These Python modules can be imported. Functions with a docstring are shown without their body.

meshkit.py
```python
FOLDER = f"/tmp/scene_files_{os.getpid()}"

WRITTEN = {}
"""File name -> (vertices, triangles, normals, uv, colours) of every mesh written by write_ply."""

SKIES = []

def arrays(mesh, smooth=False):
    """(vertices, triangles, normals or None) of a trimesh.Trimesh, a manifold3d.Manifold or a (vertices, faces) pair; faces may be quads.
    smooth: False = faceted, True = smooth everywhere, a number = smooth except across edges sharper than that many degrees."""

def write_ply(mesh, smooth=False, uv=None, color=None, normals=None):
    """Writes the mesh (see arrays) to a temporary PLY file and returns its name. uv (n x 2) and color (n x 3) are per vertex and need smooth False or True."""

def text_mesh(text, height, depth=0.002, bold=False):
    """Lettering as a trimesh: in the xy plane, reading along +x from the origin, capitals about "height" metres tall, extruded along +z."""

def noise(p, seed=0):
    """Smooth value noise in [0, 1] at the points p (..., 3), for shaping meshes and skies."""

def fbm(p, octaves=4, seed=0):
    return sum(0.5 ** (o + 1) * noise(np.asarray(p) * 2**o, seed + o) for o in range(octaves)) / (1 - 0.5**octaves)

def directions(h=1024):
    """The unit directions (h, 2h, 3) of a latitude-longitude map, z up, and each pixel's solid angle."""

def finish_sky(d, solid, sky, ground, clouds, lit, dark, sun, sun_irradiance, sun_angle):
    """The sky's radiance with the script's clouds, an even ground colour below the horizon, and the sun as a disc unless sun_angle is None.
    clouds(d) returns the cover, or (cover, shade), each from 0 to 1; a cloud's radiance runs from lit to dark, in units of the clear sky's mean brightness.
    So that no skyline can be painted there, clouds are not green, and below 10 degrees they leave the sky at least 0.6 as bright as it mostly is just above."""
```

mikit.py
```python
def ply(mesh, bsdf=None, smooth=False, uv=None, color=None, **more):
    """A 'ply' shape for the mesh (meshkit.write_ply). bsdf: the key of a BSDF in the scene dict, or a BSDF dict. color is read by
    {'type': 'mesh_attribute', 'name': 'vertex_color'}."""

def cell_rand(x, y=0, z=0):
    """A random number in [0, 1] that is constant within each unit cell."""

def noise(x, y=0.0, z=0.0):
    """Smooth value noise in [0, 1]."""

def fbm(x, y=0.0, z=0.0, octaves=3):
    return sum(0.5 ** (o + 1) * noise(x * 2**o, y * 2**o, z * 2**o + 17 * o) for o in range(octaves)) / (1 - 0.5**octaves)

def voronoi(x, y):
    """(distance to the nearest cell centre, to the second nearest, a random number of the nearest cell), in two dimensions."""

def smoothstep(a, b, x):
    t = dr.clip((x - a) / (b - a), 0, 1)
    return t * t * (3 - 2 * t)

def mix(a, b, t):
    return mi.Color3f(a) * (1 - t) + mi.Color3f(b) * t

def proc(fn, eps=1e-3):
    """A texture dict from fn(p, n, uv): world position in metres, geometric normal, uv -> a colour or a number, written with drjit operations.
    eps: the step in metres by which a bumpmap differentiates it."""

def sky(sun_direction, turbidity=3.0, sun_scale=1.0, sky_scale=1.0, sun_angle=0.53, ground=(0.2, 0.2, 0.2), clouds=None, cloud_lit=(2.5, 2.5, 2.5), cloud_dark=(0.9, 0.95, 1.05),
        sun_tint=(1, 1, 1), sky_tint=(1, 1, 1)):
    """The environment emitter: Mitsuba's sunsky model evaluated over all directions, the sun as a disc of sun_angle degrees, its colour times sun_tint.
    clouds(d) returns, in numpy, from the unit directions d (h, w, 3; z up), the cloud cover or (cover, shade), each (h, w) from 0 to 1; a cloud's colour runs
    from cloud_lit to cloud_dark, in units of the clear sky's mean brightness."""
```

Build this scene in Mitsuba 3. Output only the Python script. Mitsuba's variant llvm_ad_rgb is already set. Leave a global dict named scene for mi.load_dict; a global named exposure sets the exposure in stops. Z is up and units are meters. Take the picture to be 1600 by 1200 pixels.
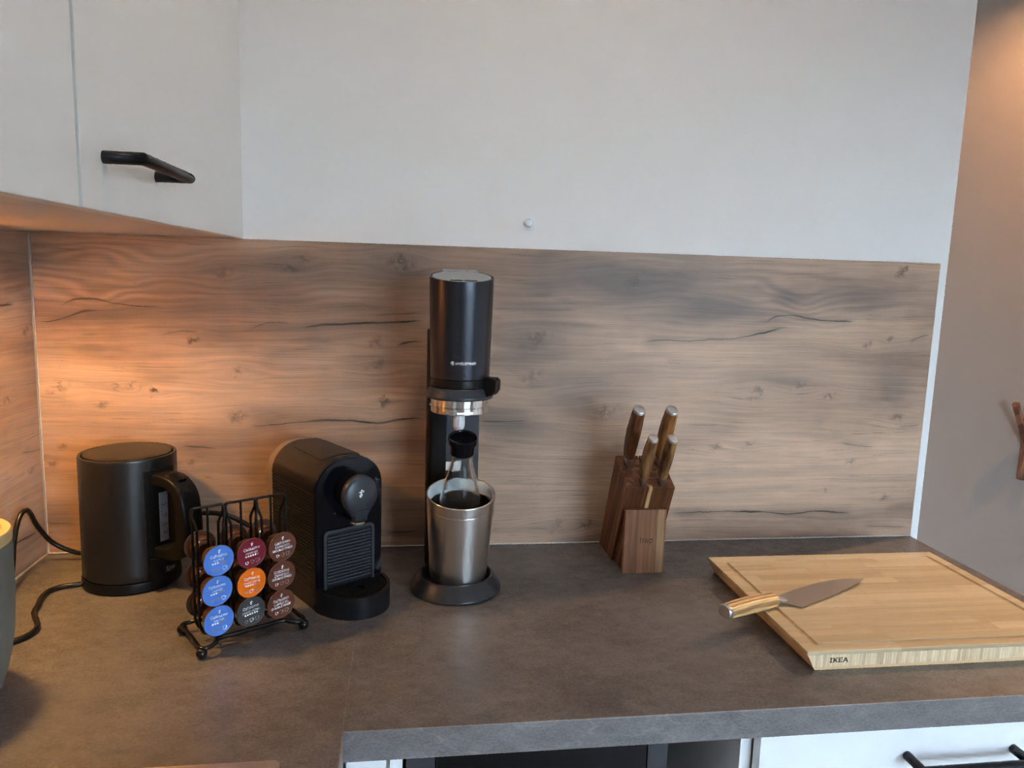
import math, random
import numpy as np, trimesh, shapely
import shapely.geometry as sg
from shapely import affinity
from shapely.ops import unary_union
import manifold3d as m3
import drjit as dr
import mitsuba as mi
import mikit, meshkit
from mikit import proc, noise, fbm, cell_rand, smoothstep, mix, voronoi

random.seed(7)
T = mi.ScalarTransform4f
scene, labels = {}, {}

# ------------------------------------------------------------------ camera, sky, lights, exposure
# world: x to the right along the back wall, y into the wall (wall face at y = 0), z up, worktop at z = 0, floor at z = -0.9
CAM = np.array([0.648, -1.43, 0.5373])
YAW, PITCH, ROLL, F = 0.1433, 0.1459, 0.0306, 1176.34
_d = np.array([math.sin(YAW) * math.cos(PITCH), math.cos(YAW) * math.cos(PITCH), -math.sin(PITCH)])
_r = np.cross(_d, [0, 0, 1]); _r /= np.linalg.norm(_r)
_u = np.cross(_r, _d)
_up = -math.sin(ROLL) * _r + math.cos(ROLL) * _u
scene['camera'] = {'type': 'perspective', 'fov': math.degrees(2 * math.atan(800 / F)), 'fov_axis': 'x', 'near_clip': 0.05, 'far_clip': 60,
                   'to_world': T().look_at(origin=CAM.tolist(), target=(CAM + _d).tolist(), up=_up.tolist())}
exposure = 6.98
SKY, LED, HALL, SPOT = 1.0, 7.2, 215.0, .25
scene['sky'] = mikit.sky((0.35, 0.85, 0.55), turbidity=3.5, sun_scale=0.0, sky_scale=SKY, ground=(0.13, 0.13, 0.125), sky_tint=(.84, .97, 1.09),
                         clouds=lambda d: np.clip(0.55 + 0.6 * (meshkit.fbm(d * [3, 3, 7], 4, 3) - 0.5), 0, 1), cloud_lit=(1.60, 1.84, 2.04), cloud_dark=(.85, .97, 1.06))

# ------------------------------------------------------------------ helpers
def numbered(key):
    if key not in scene and key not in labels and not any(k.startswith(key + '__') for k in scene):
        return key
    n = 1
    while True:
        k = f'{key}_{n:03d}'
        if k not in scene and k not in labels and not any(q.startswith(k + '__') for q in scene):
            return k
        n += 1

def thing(name, label, category, group=None):
    key = numbered(name)
    labels[key] = {'label': label, 'category': category}
    if group: labels[key]['group'] = group
    return key

def put(name, mesh, bsdf, parent=None, label=None, smooth=35, M=None, **kw):
    key = numbered(parent + '__' + name if parent else name)
    sh = mesh if isinstance(mesh, dict) else mikit.ply(mesh, bsdf, smooth=smooth, **kw)
    if M is not None:
        sh = {**sh, 'to_world': T(np.asarray(M, float).tolist())}
    scene[key] = sh
    if label: labels.setdefault(key, {})['label'] = label
    return key

def struct(name, mesh, bsdf, label=None, smooth=False, **kw):
    put(name, mesh, bsdf, None, smooth=smooth, **kw)
    labels[name] = {'kind': 'structure'}
    if label: labels[name]['label'] = label
    return name

def cat(*ms):
    return trimesh.util.concatenate([as_tm(m) for m in ms])

def as_tm(m):
    if hasattr(m, 'to_mesh'):
        q = m.to_mesh()
        return trimesh.Trimesh(q.vert_properties[:, :3], q.tri_verts, process=False)
    return m

def as_mf(t):
    t = as_tm(t)
    return m3.Manifold(m3.Mesh(np.asarray(t.vertices, np.float32), np.asarray(t.faces, np.uint32)))

def mat(cols=None, loc=(0, 0, 0)):
    M = np.eye(4)
    if cols is not None: M[:3, :3] = np.stack(cols, 1)
    M[:3, 3] = loc
    return M

def rotz(deg, loc=(0, 0, 0)):
    a = math.radians(deg); c, s = math.cos(a), math.sin(a)
    return mat([(c, s, 0), (-s, c, 0), (0, 0, 1)], loc)

def moved(m, M):
    m = as_tm(m).copy(); m.apply_transform(M); return m

def box(x0, x1, y0, y1, z0, z1, b=0.0):
    if b <= 0:
        t = trimesh.creation.box((x1 - x0, y1 - y0, z1 - z0))
        t.apply_translation(((x0 + x1) / 2, (y0 + y1) / 2, (z0 + z1) / 2)); return t
    P = []
    for sx in (0, 1):
        for sy in (0, 1):
            for sz in (0, 1):
                cx, cy, cz = (x1 - b if sx else x0 + b), (y1 - b if sy else y0 + b), (z1 - b if sz else z0 + b)
                ex, ey, ez = (1 if sx else -1), (1 if sy else -1), (1 if sz else -1)
                for w in ((1, 0, 0), (0, 1, 0), (0, 0, 1), (.707, .707, 0), (.707, 0, .707), (0, .707, .707), (.577, .577, .577)):
                    P.append((cx + ex * b * w[0], cy + ey * b * w[1], cz + ez * b * w[2]))
    return trimesh.convex.convex_hull(np.array(P))

def ring_uv(m):
    v = m.vertices; return np.c_[v[:, 2] * 10, np.arctan2(v[:, 1], v[:, 0]) / 6.2832]

def lathe(prof, n=72):
    prof = np.asarray(prof, float)
    a = np.arange(n) * 2 * np.pi / n
    V, Fc, rows = [], [], []
    for r, z in prof:
        if r < 1e-7:
            rows.append([len(V)] * n); V.append((0, 0, z))
        else:
            rows.append(list(range(len(V), len(V) + n)))
            V += [(r * math.cos(t), r * math.sin(t), z) for t in a]
    for i in range(len(rows) - 1):
        for k in range(n):
            k2 = (k + 1) % n
            A, B, C, D = rows[i][k], rows[i][k2], rows[i + 1][k2], rows[i + 1][k]
            if A != B: Fc.append((A, B, C))
            if C != D: Fc.append((A, C, D))
    return trimesh.Trimesh(np.array(V), np.array(Fc), process=False)

def spline(pts, n=8, closed=False):
    P = np.asarray(pts, float)
    Q = np.vstack([P[-1], P, P[:2]]) if closed else np.vstack([2 * P[0] - P[1], P, 2 * P[-1] - P[-2]])
    out = []
    for i in range(1, len(Q) - 2):
        for t in np.linspace(0, 1, n, endpoint=False):
            a, b, c, d = Q[i - 1:i + 3]
            out.append(.5 * (2 * b + (c - a) * t + (2 * a - 5 * b + 4 * c - d) * t * t + (3 * b - a - 3 * c + d) * t ** 3))
    if not closed: out.append(P[-1])
    return np.array(out)

def circle(r, n=10):
    a = np.arange(n) * 2 * np.pi / n
    return np.stack([r * np.cos(a), r * np.sin(a)], 1)

def sweep(path, sec, closed=False, up=None, scale=None):
    P = np.asarray(path, float); n = len(P); S = np.asarray(sec, float); k = len(S)
    tg = np.roll(P, -1, 0) - np.roll(P, 1, 0)
    if not closed: tg[0], tg[-1] = P[1] - P[0], P[-1] - P[-2]
    tg /= np.linalg.norm(tg, axis=1, keepdims=True)
    if up is not None:
        A = np.cross(np.tile(up, (n, 1)), tg); A /= np.linalg.norm(A, axis=1, keepdims=True)
        B = np.cross(tg, A)
    else:
        a = np.cross(tg[0], [0, 0, 1] if abs(tg[0][2]) < .9 else [1, 0, 0]); a /= np.linalg.norm(a)
        A = [a]
        for i in range(1, n):
            a = A[-1] - tg[i] * (A[-1] @ tg[i]); A.append(a / np.linalg.norm(a))
        A = np.array(A); B = np.cross(tg, A)
    sc = np.ones(n) if scale is None else np.asarray(scale)
    V = (P[:, None] + sc[:, None, None] * (S[None, :, :1] * A[:, None] + S[None, :, 1:] * B[:, None])).reshape(-1, 3)
    Fc = []
    for i in range(n if closed else n - 1):
        j = (i + 1) % n
        for q in range(k):
            w = (q + 1) % k
            Fc += [(i * k + q, i * k + w, j * k + w), (i * k + q, j * k + w, j * k + q)]
    if not closed:
        V = np.vstack([V, P[:1], P[-1:]]); c0, c1 = n * k, n * k + 1
        for q in range(k):
            w = (q + 1) % k
            Fc += [(c0, w, q), (c1, (n - 1) * k + q, (n - 1) * k + w)]
    t = trimesh.Trimesh(V, np.array(Fc), process=False)
    if t.volume < 0: t.invert()
    return t

def tube(pts, r, n=10, closed=False, smooth=0):
    P = spline(pts, smooth, closed) if smooth else np.asarray(pts, float)
    return sweep(P, circle(r, n), closed)

def extrude(poly, h, z0=0.0):
    gs = getattr(poly, 'geoms', [poly])
    t = trimesh.util.concatenate([trimesh.creation.extrude_polygon(g, h, engine='earcut') for g in gs if g.area > 0])
    t.apply_translation((0, 0, z0)); return t

def puffed(poly, h, b, steps=3):
    """Extrusion of a CONVEX outline along +z with both rims rounded by b (hull)."""
    P = []
    for k in range(steps + 1):
        a = k / steps * math.pi / 2
        off = -b * (1 - math.sin(a)); zz = b * (1 - math.cos(a))
        q = np.array(poly.buffer(off).exterior.coords)
        P += [np.c_[q, np.full(len(q), zz)], np.c_[q, np.full(len(q), h - zz)]]
    return trimesh.convex.convex_hull(np.vstack(P))

def loft(secs):
    """secs: list of (k x 3) rings."""
    n, k = len(secs), len(secs[0]); V = np.vstack(secs + [np.mean(secs[0], 0, keepdims=True), np.mean(secs[-1], 0, keepdims=True)])
    Fc = []
    for i in range(n - 1):
        for q in range(k):
            w = (q + 1) % k
            Fc += [(i * k + q, i * k + w, (i + 1) * k + w), (i * k + q, (i + 1) * k + w, (i + 1) * k + q)]
    for q in range(k):
        w = (q + 1) % k
        Fc += [(n * k, w, q), (n * k + 1, (n - 1) * k + q, (n - 1) * k + w)]
    t = trimesh.Trimesh(V, np.array(Fc), process=False)
    if t.volume < 0: t.invert()
    return t

def superellipse(a, b, p=2.5, n=28):
    t = np.arange(n) * 2 * np.pi / n
    c, s = np.cos(t), np.sin(t)
    return np.stack([a * np.sign(c) * abs(c) ** (2 / p), b * np.sign(s) * abs(s) ** (2 / p)], 1)

def rrect(w, h, r, cx=0, cy=0, q=6):
    return sg.box(cx - w / 2 + r, cy - h / 2 + r, cx + w / 2 - r, cy + h / 2 - r).buffer(r, quad_segs=q)

def text(s, h, d=0.0004, bold=False, center=True):
    t = meshkit.text_mesh(s, h, d, bold)
    if center:
        b = t.bounds; t.apply_translation((-(b[0][0] + b[1][0]) / 2, 0, 0))
    return t

def bend(t, R, sgn=1):
    """Wrap a flat mesh (x, y, z out) round a vertical cylinder of radius R whose front looks to -y."""
    t = t.copy(); x, y, z = t.vertices.T
    a = x / R; rr = R + z
    t.vertices = np.stack([rr * np.sin(a), -rr * np.cos(a), y], 1); return t

# ------------------------------------------------------------------ materials
def rgb(*c): return {'type': 'rgb', 'value': list(c if len(c) == 3 else (c[0],) * 3)}
def pri(name, color, rough=.5, metal=0.0, bump=None, eps=1e-3, scale=1.0, **kw):
    b = {'type': 'principled', 'base_color': color if isinstance(color, dict) else rgb(*color), 'roughness': rough, 'metallic': metal, **kw}
    if bump is not None:
        b = {'type': 'bumpmap', 'arbitrary': proc(bump, eps), 'scale': scale, 'bsdf': b}
    scene[name] = {'type': 'twosided', 'bsdf': b}
    return name

def C(r, g, b): return mi.Color3f(r, g, b)

def _px2wall(px, py):
    Mx = np.stack([math.cos(ROLL) * _r + math.sin(ROLL) * _u, _up, _d])
    v = np.array([(px - 800) / F, -(py - 600) / F, 1.0]) @ Mx
    q = CAM + v * (-CAM[1] / v[1]); return q[0], q[2]

# cracks and knots of the oak decor, read off as places on the panel (x, z in metres)
CRACKS = [(1.0, [(88,482),(108,470),(140,466),(180,474),(220,479),(256,480)]), (1.0, [(52,502),(80,502),(104,495),(136,485),(160,486)]),
          (.7, [(384,519),(400,510),(424,504),(460,506)]), (1.1, [(464,513),(500,508),(540,506),(600,504),(668,501)]), (.5, [(576,492),(668,489)]),
          (.9, [(616,541),(636,535),(664,534)]), (1.0, [(384,666),(424,664),(464,660),(500,657),(544,657),(592,661),(628,655),(668,653)]),
          (.4, [(244,524),(280,518),(316,517)]), (.7, [(280,698),(312,698),(344,702)]), (.8, [(60,818),(125,818)]), (.35, [(50,618),(110,624)]),
          (1.1, [(998,536),(1030,532),(1075,533),(1120,530),(1142,530),(1178,523),(1210,516),(1232,509)]), (1.1, [(1192,506),(1210,496),(1237,493),(1268,498),(1300,502),(1340,502)]),
          (.9, [(740,657),(796,659),(832,656)]), (.4, [(1070,664),(1129,664)]), (1.1, [(1048,802),(1097,800),(1142,799),(1192,800),(1228,803),(1273,799),(1336,803)]),
          (.7, [(1309,691),(1336,696),(1372,698)]), (.7, [(1417,536),(1435,527),(1455,523)]), (.6, [(1345,822),(1421,823)]), (.35, [(760,482),(827,484),(908,485)]), (.5, [(1400,667),(1440,664)]),
          (.6, [(600,832),(660,830)])]
CRACKS = [(w, [_px2wall(*q) for q in c]) for w, c in CRACKS]
KNOTS = [(180,604,7,.5),(204,603,5,.5),(240,611,6,1.),(92,606,10,.5),(160,632,6,.5),(372,650,10,.6),(458,416,8,.7),(476,406,7,.7),(624,408,11,.8),(637,416,8,.7),(348,428,8,.4),
         (303,530,6,.8),(590,572,9,.4),(590,534,8,.5),(602,626,9,.7),(370,581,7,.5),(82,724,6,.6),(96,700,5,.5),(326,746,5,.5),(298,724,4,.5),
         (1296,619,6,.8),(1248,602,8,.5),(1182,614,10,.5),(1354,540,6,.6),(1390,530,5,.5),(1400,654,9,.5),(1170,695,6,.5),(1120,698,6,.4),(1330,720,6,.5),(1384,776,6,.5),(1290,765,5,.4),
         (945,644,12,.5),(830,590,14,.35),(1410,424,9,.6),(912,820,9,.5),(870,822,9,.35),(835,530,14,.45),(990,440,13,.45)]
KNOTS = [(*_px2wall(a, b), r * .00115, w) for a, b, r, w in KNOTS]
PATCHES = [(1010,440,.22,.055,.9),(1100,480,.20,.05,.7),(840,520,.11,.08,.6),(900,600,.12,.06,.45),(1330,470,.16,.05,.6),(1210,600,.10,.02,.4),(440,430,.14,.05,.5),(620,420,.10,.06,.6),(230,480,.2,.02,.4),
           (500,510,.2,.012,.35),(560,700,.2,.02,.4),(800,660,.08,.04,.5),(1400,590,.06,.05,.5),(330,700,.1,.012,.3),(640,830,.2,.01,.3),(1300,810,.2,.012,.35)]
PATCHES = [(*_px2wall(a, b), c, d, e) for a, b, c, d, e in PATCHES]

def crack_dist(s, z, pts):
    """(distance to the smooth curve through pts, fade towards its ends)"""
    xs = np.array([q[0] for q in pts]); zs = np.array([q[1] for q in pts])
    m = np.gradient(zs, xs) if len(xs) > 2 else np.full(len(xs), (zs[-1] - zs[0]) / (xs[-1] - xs[0]))
    c = mi.Float(float(zs[0]))
    for i in range(len(xs) - 1):
        h = float(xs[i + 1] - xs[i]); t = dr.clip((s - float(xs[i])) / h, 0, 1)
        t2, t3 = t * t, t * t * t
        v = (2 * t3 - 3 * t2 + 1) * float(zs[i]) + (t3 - 2 * t2 + t) * float(h * m[i]) + (3 * t2 - 2 * t3) * float(zs[i + 1]) + (t3 - t2) * float(h * m[i + 1])
        c = dr.select(s > float(xs[i]), v, c)
    L = float(xs[-1] - xs[0]); f = min(.03, L * .3)
    fade = smoothstep(0, f, s - float(xs[0])) * smoothstep(0, f, float(xs[-1]) - s)
    return dr.abs(z - c), fade

def oak(p, n, uv):
    side = dr.abs(n.x) > .5
    s = dr.select(side, p.y + 1.62, p.x); z = p.z
    bendz, kn = mi.Float(0), mi.Float(0)
    j1 = noise(s * 130, z * 130, 2.0) - .5; j2 = noise(s * 420, z * 420, 4.0) - .5
    for kx, kz, kr, w in KNOTS:
        ex = (s - kx) / (kr * 1.5) + 1.3 * j1; ez = (z - kz) / kr + 1.6 * j1 + .8 * j2
        kn = dr.maximum(kn, w * dr.exp(-1.9 * (ex * ex + ez * ez)))
        bx = (s - kx) / (kr * 5); bz = (z - kz) / (kr * 2.2)
        bendz += (z - kz) * -.7 * dr.exp(-(bx * bx + bz * bz))
    swz = mi.Float(0)
    for a, b, ra, rb, w in SWIRLS:
        ex = (s - a) / ra; ez = (z - b) / rb
        swz = dr.maximum(swz, w * dr.exp(-(ex * ex + ez * ez)))
    wv = .05 * (fbm(s * 1.7, z * 6, 3.1, 3) - .5) + .010 * (noise(s * 9, z * 22, 1.7) - .5)
    g = z + bendz + wv
    g2 = g + (.012 + .045 * swz) * (fbm(s * 9, z * 20, 5.0, 2) - .5)
    rings = dr.sin(g2 * 420 + 8 * fbm(s * 2.0, g2 * 14, 2.0, 2))
    rings = rings * noise(s * 3, g * 28, 6.1)
    fine = noise(s * 9, g * 620, .5) - .5; fine2 = noise(s * 30, g * 1700, 1.5) - .5; med = fbm(s * 3.0, g * 95, 7.7, 2) - .5
    pores = smoothstep(.70, .95, noise(s * 22, g * 1300, 4.0)) * noise(s * 5, g * 60, 2.2)
    blot = fbm(s * 5 + 3, z * 15, 4.4, 4)
    tone = fbm(s * 1.6 + 2, g * 9, 8.0, 3)
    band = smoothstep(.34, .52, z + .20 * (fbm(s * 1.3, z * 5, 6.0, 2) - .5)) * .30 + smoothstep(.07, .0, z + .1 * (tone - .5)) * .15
    patch = mi.Float(0)
    for a, b, ra, rb, w in PATCHES:
        ex = (s - a) / ra + 1.2 * (blot - .5); ez = (z + .6 * wv - b) / rb + 1.6 * (blot - .5)
        patch = dr.maximum(patch, w * dr.exp(-(ex * ex + ez * ez)))
    patch = patch * (.5 + 1.0 * noise(s * 7, g * 40, 3.3))
    light, dark, grey = C(.515, .345, .236), C(.245, .150, .096), C(.14, .104, .087)
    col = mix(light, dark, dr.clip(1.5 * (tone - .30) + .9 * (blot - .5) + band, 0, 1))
    col = mix(col, grey, dr.clip(patch * 1.25 + smoothstep(.58, .78, blot) * .45, 0, .88))
    col *= 1 + (.05 + .20 * swz) * rings + .36 * fine + .18 * fine2 + .24 * med + .30 * (fbm(s * 14, g * 60, 3.7, 3) - .5)
    col *= 1 - .40 * pores
    cr, halo = mi.Float(0), mi.Float(0)
    wz = z + .0012 * (noise(s * 60, 3.0, 1.0) - .5) + .0006 * (noise(s * 260, 7.0, 1.0) - .5)
    thick = .00055 + .0014 * smoothstep(.3, .8, noise(s * 22, 5.5, 9.0))
    for w, pts in CRACKS:
        d, f = crack_dist(s, wz, pts)
        cr = dr.maximum(cr, w * f * (1 - smoothstep(thick * .5, thick * 1.5, d)))
        halo = dr.maximum(halo, w * f * dr.exp(-d * 130))
    col = mix(col, C(.10, .07, .052), dr.clip(halo * .42 * (.4 + noise(s * 20, z * 60, 3.3)), 0, .6))
    col = mix(col, C(.035, .026, .021), dr.clip(cr * (.5 + .6 * noise(s * 35, 0, 3.3)), 0, .95))
    col = mix(col, C(.075, .045, .030), dr.clip(kn * 1.05, 0, .88))
    return col
SWIRLS = [(150, 440, .17, .07, 1.0), (1240, 470, .17, .06, 1.0), (1030, 470, .1, .05, .7), (520, 470, .15, .05, .5), (1330, 450, .1, .05, .8), (300, 430, .1, .05, .7), (1150, 610, .12, .04, .4), (400, 600, .15, .05, .35)]
SWIRLS = [(*_px2wall(a, b), c, d, e) for a, b, c, d, e in SWIRLS]
pri('oak_decor', proc(oak), .42, specular=.4)

def stone(p, n, uv, light, vein):
    a = fbm(p.x * 9, p.y * 9, p.z * 9, 4); b = fbm(p.x * 50, p.y * 75, p.z * 60, 3); c = noise(p.x * 420, p.y * 520, p.z * 480)
    d = noise(p.x * 1300, p.y * 1500, p.z * 1500)
    v = 1.02 + .40 * (a - .5) + .42 * (b - .5) + .34 * (c - .5) + .30 * (d - .5)
    col = mix(C(.084, .0745, .0705), C(.104, .0975, .0950), a) * v * light
    if vein:
        col *= 1 + .20 * smoothstep(.02, .0, dr.abs(fbm(p.x * 11 + 3, p.y * 14, p.z * 24, 3) - .5)) * smoothstep(.45, .7, noise(p.x * 8, p.y * 8, 4))
    return col
def concrete(p, n, uv): return stone(p, n, uv, 1.0, False)
def concrete_edge(p, n, uv): return stone(p, n, uv, 1.65, True)
def concrete_bump(p, n, uv): return .00012 * fbm(p.x * 500, p.y * 500, p.z * 500, 2)
pri('worktop_laminate', proc(concrete), .40, bump=concrete_bump, eps=6e-4, specular=.5)

pri('edge_laminate', proc(concrete_edge), .45, bump=concrete_bump, eps=6e-4, specular=.5)

def plaster_bump(p, n, uv): return .0010 * fbm(p.x * 160, p.y * 160, p.z * 160, 2)
pri('wall_paint', (.74, .735, .725), .75, bump=plaster_bump, eps=1.5e-3, specular=.25)
pri('hall_paint', (.180, .142, .117), .75, specular=.2)
pri('ceiling_paint', (.8, .79, .77), .8, specular=.2)
def floorwood(p, n, uv):
    k = dr.floor(p.y / .18); c = cell_rand(k, dr.floor(p.x / 1.2 + cell_rand(k) * 3))
    return mix(C(.19, .14, .10), C(.14, .10, .07), c) * (.85 + .3 * noise(p.x * 6, p.y * 160))
pri('floor_wood', proc(floorwood), .45)
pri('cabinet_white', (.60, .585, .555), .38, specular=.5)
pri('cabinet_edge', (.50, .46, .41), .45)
pri('front_white', (.78, .79, .79), .32, specular=.5)
pri('black_metal', (.008, .008, .009), .42, specular=.35)
pri('black_wire', (.004, .004, .004), .22, specular=.35)
pri('black_gloss', (.0025, .0028, .005), .07, specular=.32)
pri('black_plastic', (.005, .005, .005), .36, specular=.2)
pri('black_satin', (.007, .007, .008), .28, specular=.32)
pri('slate_plastic', (.040, .045, .053), .36, .35, specular=.45)
pri('slate_dark', (.010, .011, .013), .38, specular=.35)
def brush(p, n, uv): return .00004 * noise(p.x * 20, p.y * 20, p.z * 4000)
pri('kettle_metal', (.052, .051, .050), .30, .85, specular=.4)
pri('kettle_lid', (.010, .008, .007), .38, specular=.35)
pri('soda_metal', (.042, .044, .052), .27, .8, specular=.35)
pri('lid_grey', (.21, .225, .235), .42, specular=.4)
pri('lever_pad', (.018, .015, .013), .42, specular=.35)
def steel_rough(p, n, uv): return .26 + .10 * noise(p.x * 30, p.y * 30, p.z * 2500)
pri('brushed_steel', (.80, .77, .73), proc(steel_rough), 1.0, anisotropic=.85)
pri('inner_steel', (.62, .60, .57), .22, 1.0)
pri('base_charcoal', (.020, .020, .022), .30, specular=.5)
pri('polished_steel', (.66, .63, .60), .09, 1.0)
pri('chrome', (.75, .74, .73), .08, 1.0)
pri('blade_steel', (.47, .44, .42), .24, 1.0)
pri('bolster_steel', (.66, .65, .64), .32, 1.0)
pri('cup_liner', (.55, .60, .62), .35)
pri('white_plastic', (.78, .79, .80), .35)
pri('white_print', (.80, .82, .84), .5)
pri('dim_print', (.33, .27, .25), .5)
pri('grey_print', (.02, .022, .025), .5)
pri('silver_print', (.6, .6, .6), .25, .8)
pri('gauge_clear', (.17, .18, .20), .18, specular=.6)
pri('tank_smoke', (.16, .115, .085), .15, specular=.6)
pri('capsule_brown', (.050, .020, .010), .12, specular=.6)
pri('capsule_rim', (.085, .042, .025), .16, specular=.6)
pri('foil_blue', (.085, .235, .72), .38, .15)
pri('foil_red', (.185, .010, .024), .38, .15)
pri('foil_orange', (.88, .17, .004), .40, .1)
pri('foil_grey', (.060, .060, .061), .38, .2)
pri('foil_brown', (.135, .040, .022), .36, .2)
pri('cord_black', (.005, .005, .005), .3, specular=.35)
pri('canister_green', (.115, .118, .098), .5)
pri('canister_lid', (.43, .31, .155), .5, specular=.3)
pri('cap_clear', (.60, .64, .67), .15, specular=.6)
pri('silicone', (.34, .29, .255), .5)
pri('sealant', (.62, .59, .56), .4)
pri('seam_dark', (.02, .02, .02), .7)
pri('hob_glass', (.006, .006, .007), .05, specular=.6)
pri('hob_rim', (.60, .55, .50), .30, 1.0)
pri('socket_dark', (.003, .003, .0035), .25, specular=.3)
pri('niche_grey', (.032, .033, .037), .35)
pri('logo_ink', (.05, .024, .015), .7, specular=.1)
scene['clear_glass'] = {'type': 'dielectric', 'int_ior': 1.5}
scene['window_glass'] = {'type': 'thindielectric', 'int_ior': 1.5}

TILT = math.radians(25.0)
def acacia(p, n, uv):
    t = p.y * -math.sin(TILT) + p.z * math.cos(TILT); w = p.y * math.cos(TILT) + p.z * math.sin(TILT); x = p.x
    lam = cell_rand(dr.floor((x + .004 * noise(t * 3, w * 9)) / .022), dr.floor(w / .031), 3)
    g = noise(x * 420 + 3 * noise(t * 14, 1), w * 420, t * 9); g2 = noise(x * 120, w * 120, t * 5)
    col = mix(C(.120, .043, .019), C(.042, .014, .007), dr.clip(.25 + .9 * (lam - .3), 0, 1))
    col = mix(col, C(.21, .095, .045), smoothstep(.55, .85, g2) * .5) * (.65 + .7 * g)
    stripe = smoothstep(.0042, .0030, dr.abs(x - 1.0868 - .002 * noise(t * 20, 3))) * smoothstep(-.075, -.085, w - .0)
    return mix(col, C(.50, .31, .15) * (.8 + .4 * g), stripe)
pri('acacia', proc(acacia), .40, specular=.3)
def acacia_light(p, n, uv):
    x = p.x; g = noise(x * 700 + 2 * noise(p.z * 25, 2), p.z * 14, p.y * 60); g2 = noise(x * 160, p.z * 6, 2)
    col = mix(C(.230, .104, .047), C(.125, .050, .022), g2)
    st = smoothstep(.009, .004, dr.abs(x - 1.1135 - .003 * (noise(p.z * 30, 1) - .5)))
    col = mix(col, C(.30, .175, .085), .75 * st)
    return col * (.68 + .64 * g)
pri('acacia_light', proc(acacia_light), .5, specular=.25)
def handle_wood(c1, c2, seed):
    def fn(p, n, uv):
        t = p.z * .9 - p.y * .42; w = p.y * .9 + p.z * .42
        g = noise(p.x * 500 + 4 * noise(t * 30, seed), w * 300, t * 22 + seed); g2 = fbm(p.x * 90 + seed, w * 90, t * 22, 3)
        return mix(C(*c1), C(*c2), smoothstep(.3, .7, g2)) * (.68 + .64 * g)
    return fn
pri('knife_wood_dark', proc(handle_wood((.19, .080, .032), (.080, .030, .014), 1.3)), .35, specular=.3)
pri('knife_wood_tan', proc(handle_wood((.23, .115, .045), (.13, .060, .025), 5.1)), .35, specular=.3)
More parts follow.
